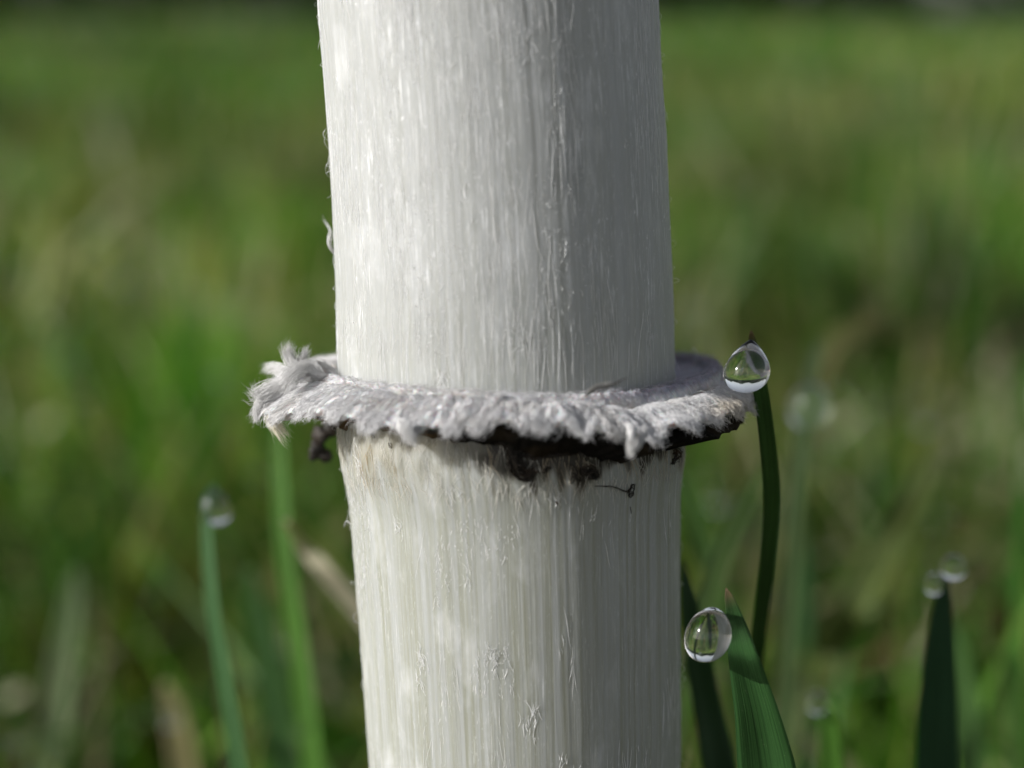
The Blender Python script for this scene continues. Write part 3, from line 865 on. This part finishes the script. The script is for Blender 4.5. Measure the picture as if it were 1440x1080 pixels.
grass_blade([(303, 680, 102, 4), (298, 700, 102, 14), (291, 725, 102, 17), (294, 790, 102, 20), (302, 870, 102, 22), (318, 960, 102, 24), (338, 1085, 102, 27)],
            BLUE, 'slender bluish green grass blade left of the stem tipped with a dewdrop', -.2)
grass_blade([(392, 560, 122, 8), (394, 640, 122, 20), (398, 740, 122, 27), (412, 850, 122, 30), (428, 960, 122, 32), (442, 1085, 122, 33)],
            VIVID, 'bright green blurred grass blade close to the left side of the stem', -.3)
grass_blade([(960, 790, 94, 6), (968, 850, 94, 26), (980, 920, 94.5, 38), (995, 1000, 95, 44), (1010, 1085, 95, 48)],
            DARK, 'dark blurred grass blade half hidden behind the lower right of the stem', .3)
grass_blade([(1075, 650, 122, 6), (1050, 700, 122, 24), (1015, 780, 122, 32), (990, 860, 122, 34), (960, 960, 122, 34)],
            LIGHT, 'light green blade leaning left, crossing another beside the stem', .2)
grass_blade([(945, 620, 128, 6), (960, 680, 128, 26), (985, 750, 128, 30), (1010, 830, 128, 32), (1030, 930, 128, 32)],
            (.07, .15, .03), 'green blade leaning right, crossing another beside the stem', .2)
grass_blade([(1330, 600, 150, 6), (1290, 690, 149, 38), (1245, 770, 150, 50), (1195, 860, 147, 54), (1150, 940, 152, 54), (1100, 1050, 123, 50)],
            OLIVE, 'wide olive green blade slanting across the blurred grass on the right', .1)
grass_blade([(1160, 985, 105, 5), (1164, 1010, 105, 24), (1167, 1045, 105, 32), (1170, 1085, 105, 34)],
            VIVID, 'short bright green blade tip at the bottom right with a faint dewdrop', 0)
grass_blade([(1330, 850, 132, 8), (1345, 920, 132, 34), (1358, 1000, 132, 44), (1368, 1085, 132, 46)],
            (.09, .19, .05), 'light green blade just behind the broad dark blade at the right border', .1)
grass_blade([(108, 800, 175, 8), (100, 860, 175, 28), (85, 960, 175, 40), (65, 1085, 175, 44)],
            (.17, .24, .11), 'pale green wide blurred blade in the lower left corner', .1)
grass_blade([(232, 960, 152, 10), (248, 1010, 152, 34), (262, 1085, 152, 40)],
            (.28, .25, .12), 'tan dying blade stub at the bottom left', .1)
grass_blade([(1152, 478, 122, 5), (1148, 500, 122, 16), (1140, 530, 122, 20), (1132, 570, 122, 22), (1125, 640, 122, 24), (1118, 740, 122, 26)],
            (.10, .16, .06), 'thin greyish blade behind the top dewdrop, ending in a hanging blurred drop', .1)
grass_blade([(350, 800, 150, 8), (365, 870, 150, 34), (380, 950, 150, 40), (400, 1085, 150, 42)],
            (.05, .13, .03), 'mid green blurred blade between the bluish blade and the bright green one', .1)
grass_blade([(1120, 640, 155, 8), (1115, 730, 155, 32), (1125, 830, 155, 40), (1120, 950, 155, 42)],
            (.05, .13, .04), 'dim green upright blurred blade behind the tall dark thin blade', .2)
grass_blade([(402, 732, 110, 10), (425, 765, 116.5, 19), (455, 800, 117, 25), (490, 840, 118, 28), (530, 890, 119, 27)],
            STRAW, 'dead straw coloured blade lying slanted behind the left side of the stem', .1, None, .2, 'dead_grass_blade')
grass_blade([(1240, 440, 170, 8), (1205, 460, 170, 24), (1175, 480, 170, 28), (1150, 540, 170, 26)],
            (.18, .18, .07), 'yellowish dead blade bending over behind the top dewdrop', .1, None, .2, 'dead_grass_blade')

# ------------------------------------------------------------------ dewdrops
def dewdrop(px, py, d, rx, ry, label, point=0.0, lean=0.0, group=None):
    """rx, ry half sizes in px; point > 0 draws the top up into a neck"""
    c = pt(px, py, d); k = d / FPX
    n1, n2 = 64, 48
    th = np.linspace(0, 2 * math.pi, n1, endpoint=False); ph = np.linspace(0.001, math.pi - .001, n2)
    TH, PH = np.meshgrid(th, ph, indexing='ij')
    up = np.cos(PH)
    rr = np.sin(PH) * np.sin(PH / 2) ** (point * 1.3)
    rr = rr / rr.max()
    zz = up * ry * k + point * ry * k * .12
    x = rr * rx * k + 0
    V = c + (x * np.cos(TH))[..., None] * np.array([1, 0, 0]) + (x * np.sin(TH))[..., None] * np.array([0, 1, 0]) + zz[..., None] * np.array([lean, 0, 1.0])
    F = grid_faces(n1, n2, True)
    Vf = np.vstack([V.reshape(-1, 3), [V[:, 0].mean(0)], [V[:, -1].mean(0)]])
    kk = np.arange(n1)
    T1 = np.stack([np.full(n1, n1 * n2), (kk + 1) % n1 * n2, kk * n2], -1)
    T2 = np.stack([np.full(n1, n1 * n2 + 1), kk * n2 + n2 - 1, (kk + 1) % n1 * n2 + n2 - 1], -1)
    F = F[:, ::-1]; 
    base = c - np.array([0, 0, ry * k])
    me = make('dewdrop', Vf, [F, T1[:, ::-1], T2[:, ::-1]], M_WATER, base=base, label=label, category='dewdrop', group=group)
    return me
dewdrop(1051, 517, 78.9, 33, 38, 'large clear dewdrop hanging at the blade tip against the ring', .55, .10)
dewdrop(996, 893, 77.2, 33, 40, 'clear round dewdrop on the edge of the sharp green blade beside the lower stem', .12, .12)
dewdrop(1341, 798, 95.3, 18, 19, 'upper right one of two small dewdrops on the broad dark blade tip', .1)
dewdrop(1313, 822, 95.5, 13, 17, 'lower left one of two small dewdrops on the broad dark blade tip', .1)
dewdrop(302, 712, 101.4, 23, 29, 'blurred dewdrop on the tip of the slender blade left of the stem', .6, -.1)
dewdrop(1139, 572, 119.6, 30, 35, 'blurred dewdrop with a bright lower rim right of the ring', .2)
dewdrop(1149, 988, 104.5, 15, 18, 'faint blurred dewdrop on the short blade at the bottom right', .1)

# ------------------------------------------------------------------ lawn
TIPS = []
def field(n, dmin, dmax, half, hmin, hmax, wmin, wmax, K, seed, pal, pw, lean=.5, ps=55):
    r = np.random.default_rng(seed)
    d = np.sqrt(r.uniform(dmin ** 2, dmax ** 2, n)); an = r.uniform(-half, half, n)
    x = d * np.sin(an); y = d * np.cos(an)
    dens = vnoise(x / 38, y / 38, seed + 1) + .6 * vnoise(x / 120, y / 120, seed + 2)
    keep = dens > r.uniform(-1.5, .35, n)
    x, y, d = x[keep], y[keep], d[keep]; n = len(x)
    patch = .5 + .5 * vnoise(x / ps, y / ps, seed + 3)
    lush = .80 + .6 * vnoise(x / ps / 1.3, y / ps / 1.3, seed + 5)
    ht = r.uniform(hmin, hmax, n) * (.75 + .35 * vnoise(x / 60, y / 60, seed + 4))
    k = np.linspace(0, 1, K)[None]
    dirn = r.uniform(0, 2 * math.pi, n); ln = np.abs(r.normal(0, lean, n))
    bend = ln[:, None] * (k ** 1.7)
    P = np.stack([x[:, None] + np.cos(dirn)[:, None] * ht[:, None] * bend, y[:, None] + np.sin(dirn)[:, None] * ht[:, None] * bend,
                  ground_z(x, y)[:, None] + ht[:, None] * (k - .25 * ln[:, None].clip(0, 1.6) * k ** 2)], -1)
    W = (r.uniform(wmin, wmax, n) / 2)[:, None] * np.clip(1.02 - k ** 2.2, .04, 1) * (.75 + .5 * np.sin(np.clip(k * 1.4, 0, 1) * math.pi))
    ya = r.uniform(0, math.pi, n)
    side = np.stack([np.cos(ya), np.sin(ya), np.zeros(n)], -1)
    V, F = blades(P, W, side)
    TIPS.append(P[:, -1])
    pal = np.array(pal); pw = np.array(pw) / sum(pw)
    sel = r.choice(len(pal), n, p=pw)
    # straw gathers in patches
    straw_i = len(pal) - 1
    sel = np.where((patch > .62) & (r.uniform(0, 1, n) < (.5 if dmax < 1200 else .42)), straw_i - r.integers(0, 2, n), sel)
    c = pal[sel] * r.uniform(.7, 1.25, (n, 1)) * lush[:, None]
    c = np.repeat(c, K * 3, 0)
    return V, F, c
PAL = [(.064, .178, .012), (.092, .222, .018), (.052, .166, .024), (.135, .24, .030), (.215, .25, .050), (.36, .345, .15)]
PW = [3, 3, 2, 2, 1.2, 1.2]; PWF = [3.5, 3, 2.5, 2, .7, .3]
parts = [field(5200, 175, 420, .75, 22, 62, 1.4, 3.4, 7, 501, PAL, PW, .55, 45),
         field(16000, 400, 1100, .7, 25, 66, 1.6, 3.8, 5, 502, PAL, PW, .55, 90),
         field(20000, 1050, 3200, .65, 25, 66, 3, 7, 4, 503, [(c[0] * .93, c[1] * .97, c[2] * .8) for c in PAL], PWF, .5, 220),
         field(22000, 3100, 14000, .6, 30, 70, 10, 26, 4, 504, [(c[0] * .93, c[1] * .97, c[2] * .8) for c in PAL], PWF, .5, 800)]
LIT = [(.13, .08, .035), (.18, .13, .06), (.25, .21, .11), (.08, .055, .028), (.35, .31, .2), (.42, .39, .28)]
parts.append(field(3600, 175, 520, .75, 12, 40, 1.6, 4.2, 5, 511, LIT, [2, 3, 3, 2, 2, 1], 1.4, 60))
parts.append(field(6000, 500, 1500, .7, 14, 48, 2, 5, 4, 512, LIT, [2, 3, 3, 1, 2, 1], 1.2, 120))
parts.append(field(2200, 1400, 4000, .65, 20, 55, 4, 9, 4, 513, LIT, [1, 2, 3, 1, 3, 2], 1.0, 300))
PALE = [(.44, .43, .33), (.52, .50, .42), (.40, .41, .28), (.48, .45, .34)]  # extra pale blades, their light colour stands in for soft blurred glints
parts.append(field(190, 260, 900, .6, 30, 60, 2.5, 5, 5, 514, PALE, [1, 1, 1, 1], .9, 90))
parts.append(field(300, 900, 3000, .6, 40, 70, 5, 12, 5, 515, PALE, [1, 1, 1, 1], .9, 300))
parts.append(field(520, 122, 270, .45, 48, 80, 1.3, 2.6, 9, 521, [tuple(.72 * v for v in c) for c in PAL], PW, .75, 60))
parts.append(field(160, 125, 260, .45, 35, 70, 1.3, 2.4, 9, 522, LIT, [1, 2, 3, 1, 2, 1], .9, 60))
dew_tips = np.vstack([TIPS[0], TIPS[-2]])
# turf round the mushroom and behind the camera, kept low
parts.append(field(5000, 150, 600, math.pi, 15, 34, 1.2, 3, 6, 505, PAL, PW, .7))
off = 0; Vs, Fs, Ts = [], [], []
for V, F, T in parts:
    Vs.append(V); Fs.append(F + off); Ts.append(T); off += len(V)
make('grass', np.vstack(Vs), np.vstack(Fs), M_GRASS, tint=np.vstack(Ts), label='blurred green and straw coloured lawn grass behind the mushroom', category='grass', kind='stuff')

# dew beads on the lawn behind, too many and too blurred to count
r = np.random.default_rng(33)
sel = dew_tips[(dew_tips[:, 1] > 118)]
sel = sel[r.permutation(len(sel))[:170]]
th, ph = np.meshgrid(np.linspace(0, 2 * math.pi, 14, endpoint=False), np.linspace(.01, math.pi - .01, 10), indexing='ij')
sp = np.stack([np.sin(ph) * np.cos(th), np.sin(ph) * np.sin(th), np.cos(ph)], -1).reshape(-1, 3)
rad = r.uniform(.55, 1.15, len(sel))
V = (sel[:, None] + rad[:, None, None] * sp[None] - np.array([0, 0, .5])).reshape(-1, 3)
gf = grid_faces(14, 10, True)[:, ::-1]
F = (gf[None] + (np.arange(len(sel)) * 140)[:, None, None]).reshape(-1, 4)
make('dew', V, F, M_WATER, label='blurred beads of dew on the grass tips behind the mushroom', category='dew', kind='stuff')

# ------------------------------------------------------------------ far dark hedge
r = np.random.default_rng(9)
N = 26000
an = r.uniform(-1.5, 1.5, N); dist = r.uniform(24000, 29000, N)
top = 2600 + 900 * vnoise(an * 9 + 20, an * 0, 91) + 500 * vnoise(an * 31 + 20, an * 0, 92)
z = top * r.uniform(0, 1, N) ** .8
c = np.stack([dist * np.sin(an), dist * np.cos(an), z], -1)
d1 = norm(r.normal(0, 1, (N, 3))); d2 = norm(np.cross(d1, r.normal(0, 1, (N, 3))))
s = r.uniform(150, 330, N)[:, None]
V = np.stack([c - d1 * s, c + d2 * s * .5, c + d1 * s, c - d2 * s * .5], 1).reshape(-1, 3)
F = np.arange(N * 4).reshape(-1, 4)
hc = np.array([(.02, .045, .015)]) * r.uniform(.6, 1.3, (N, 1))
make('hedge', V, F, M_GRASS, tint=np.repeat(hc, 4, 0), label='dark blurred hedge along the far edge of the lawn', category='hedge', kind='stuff')
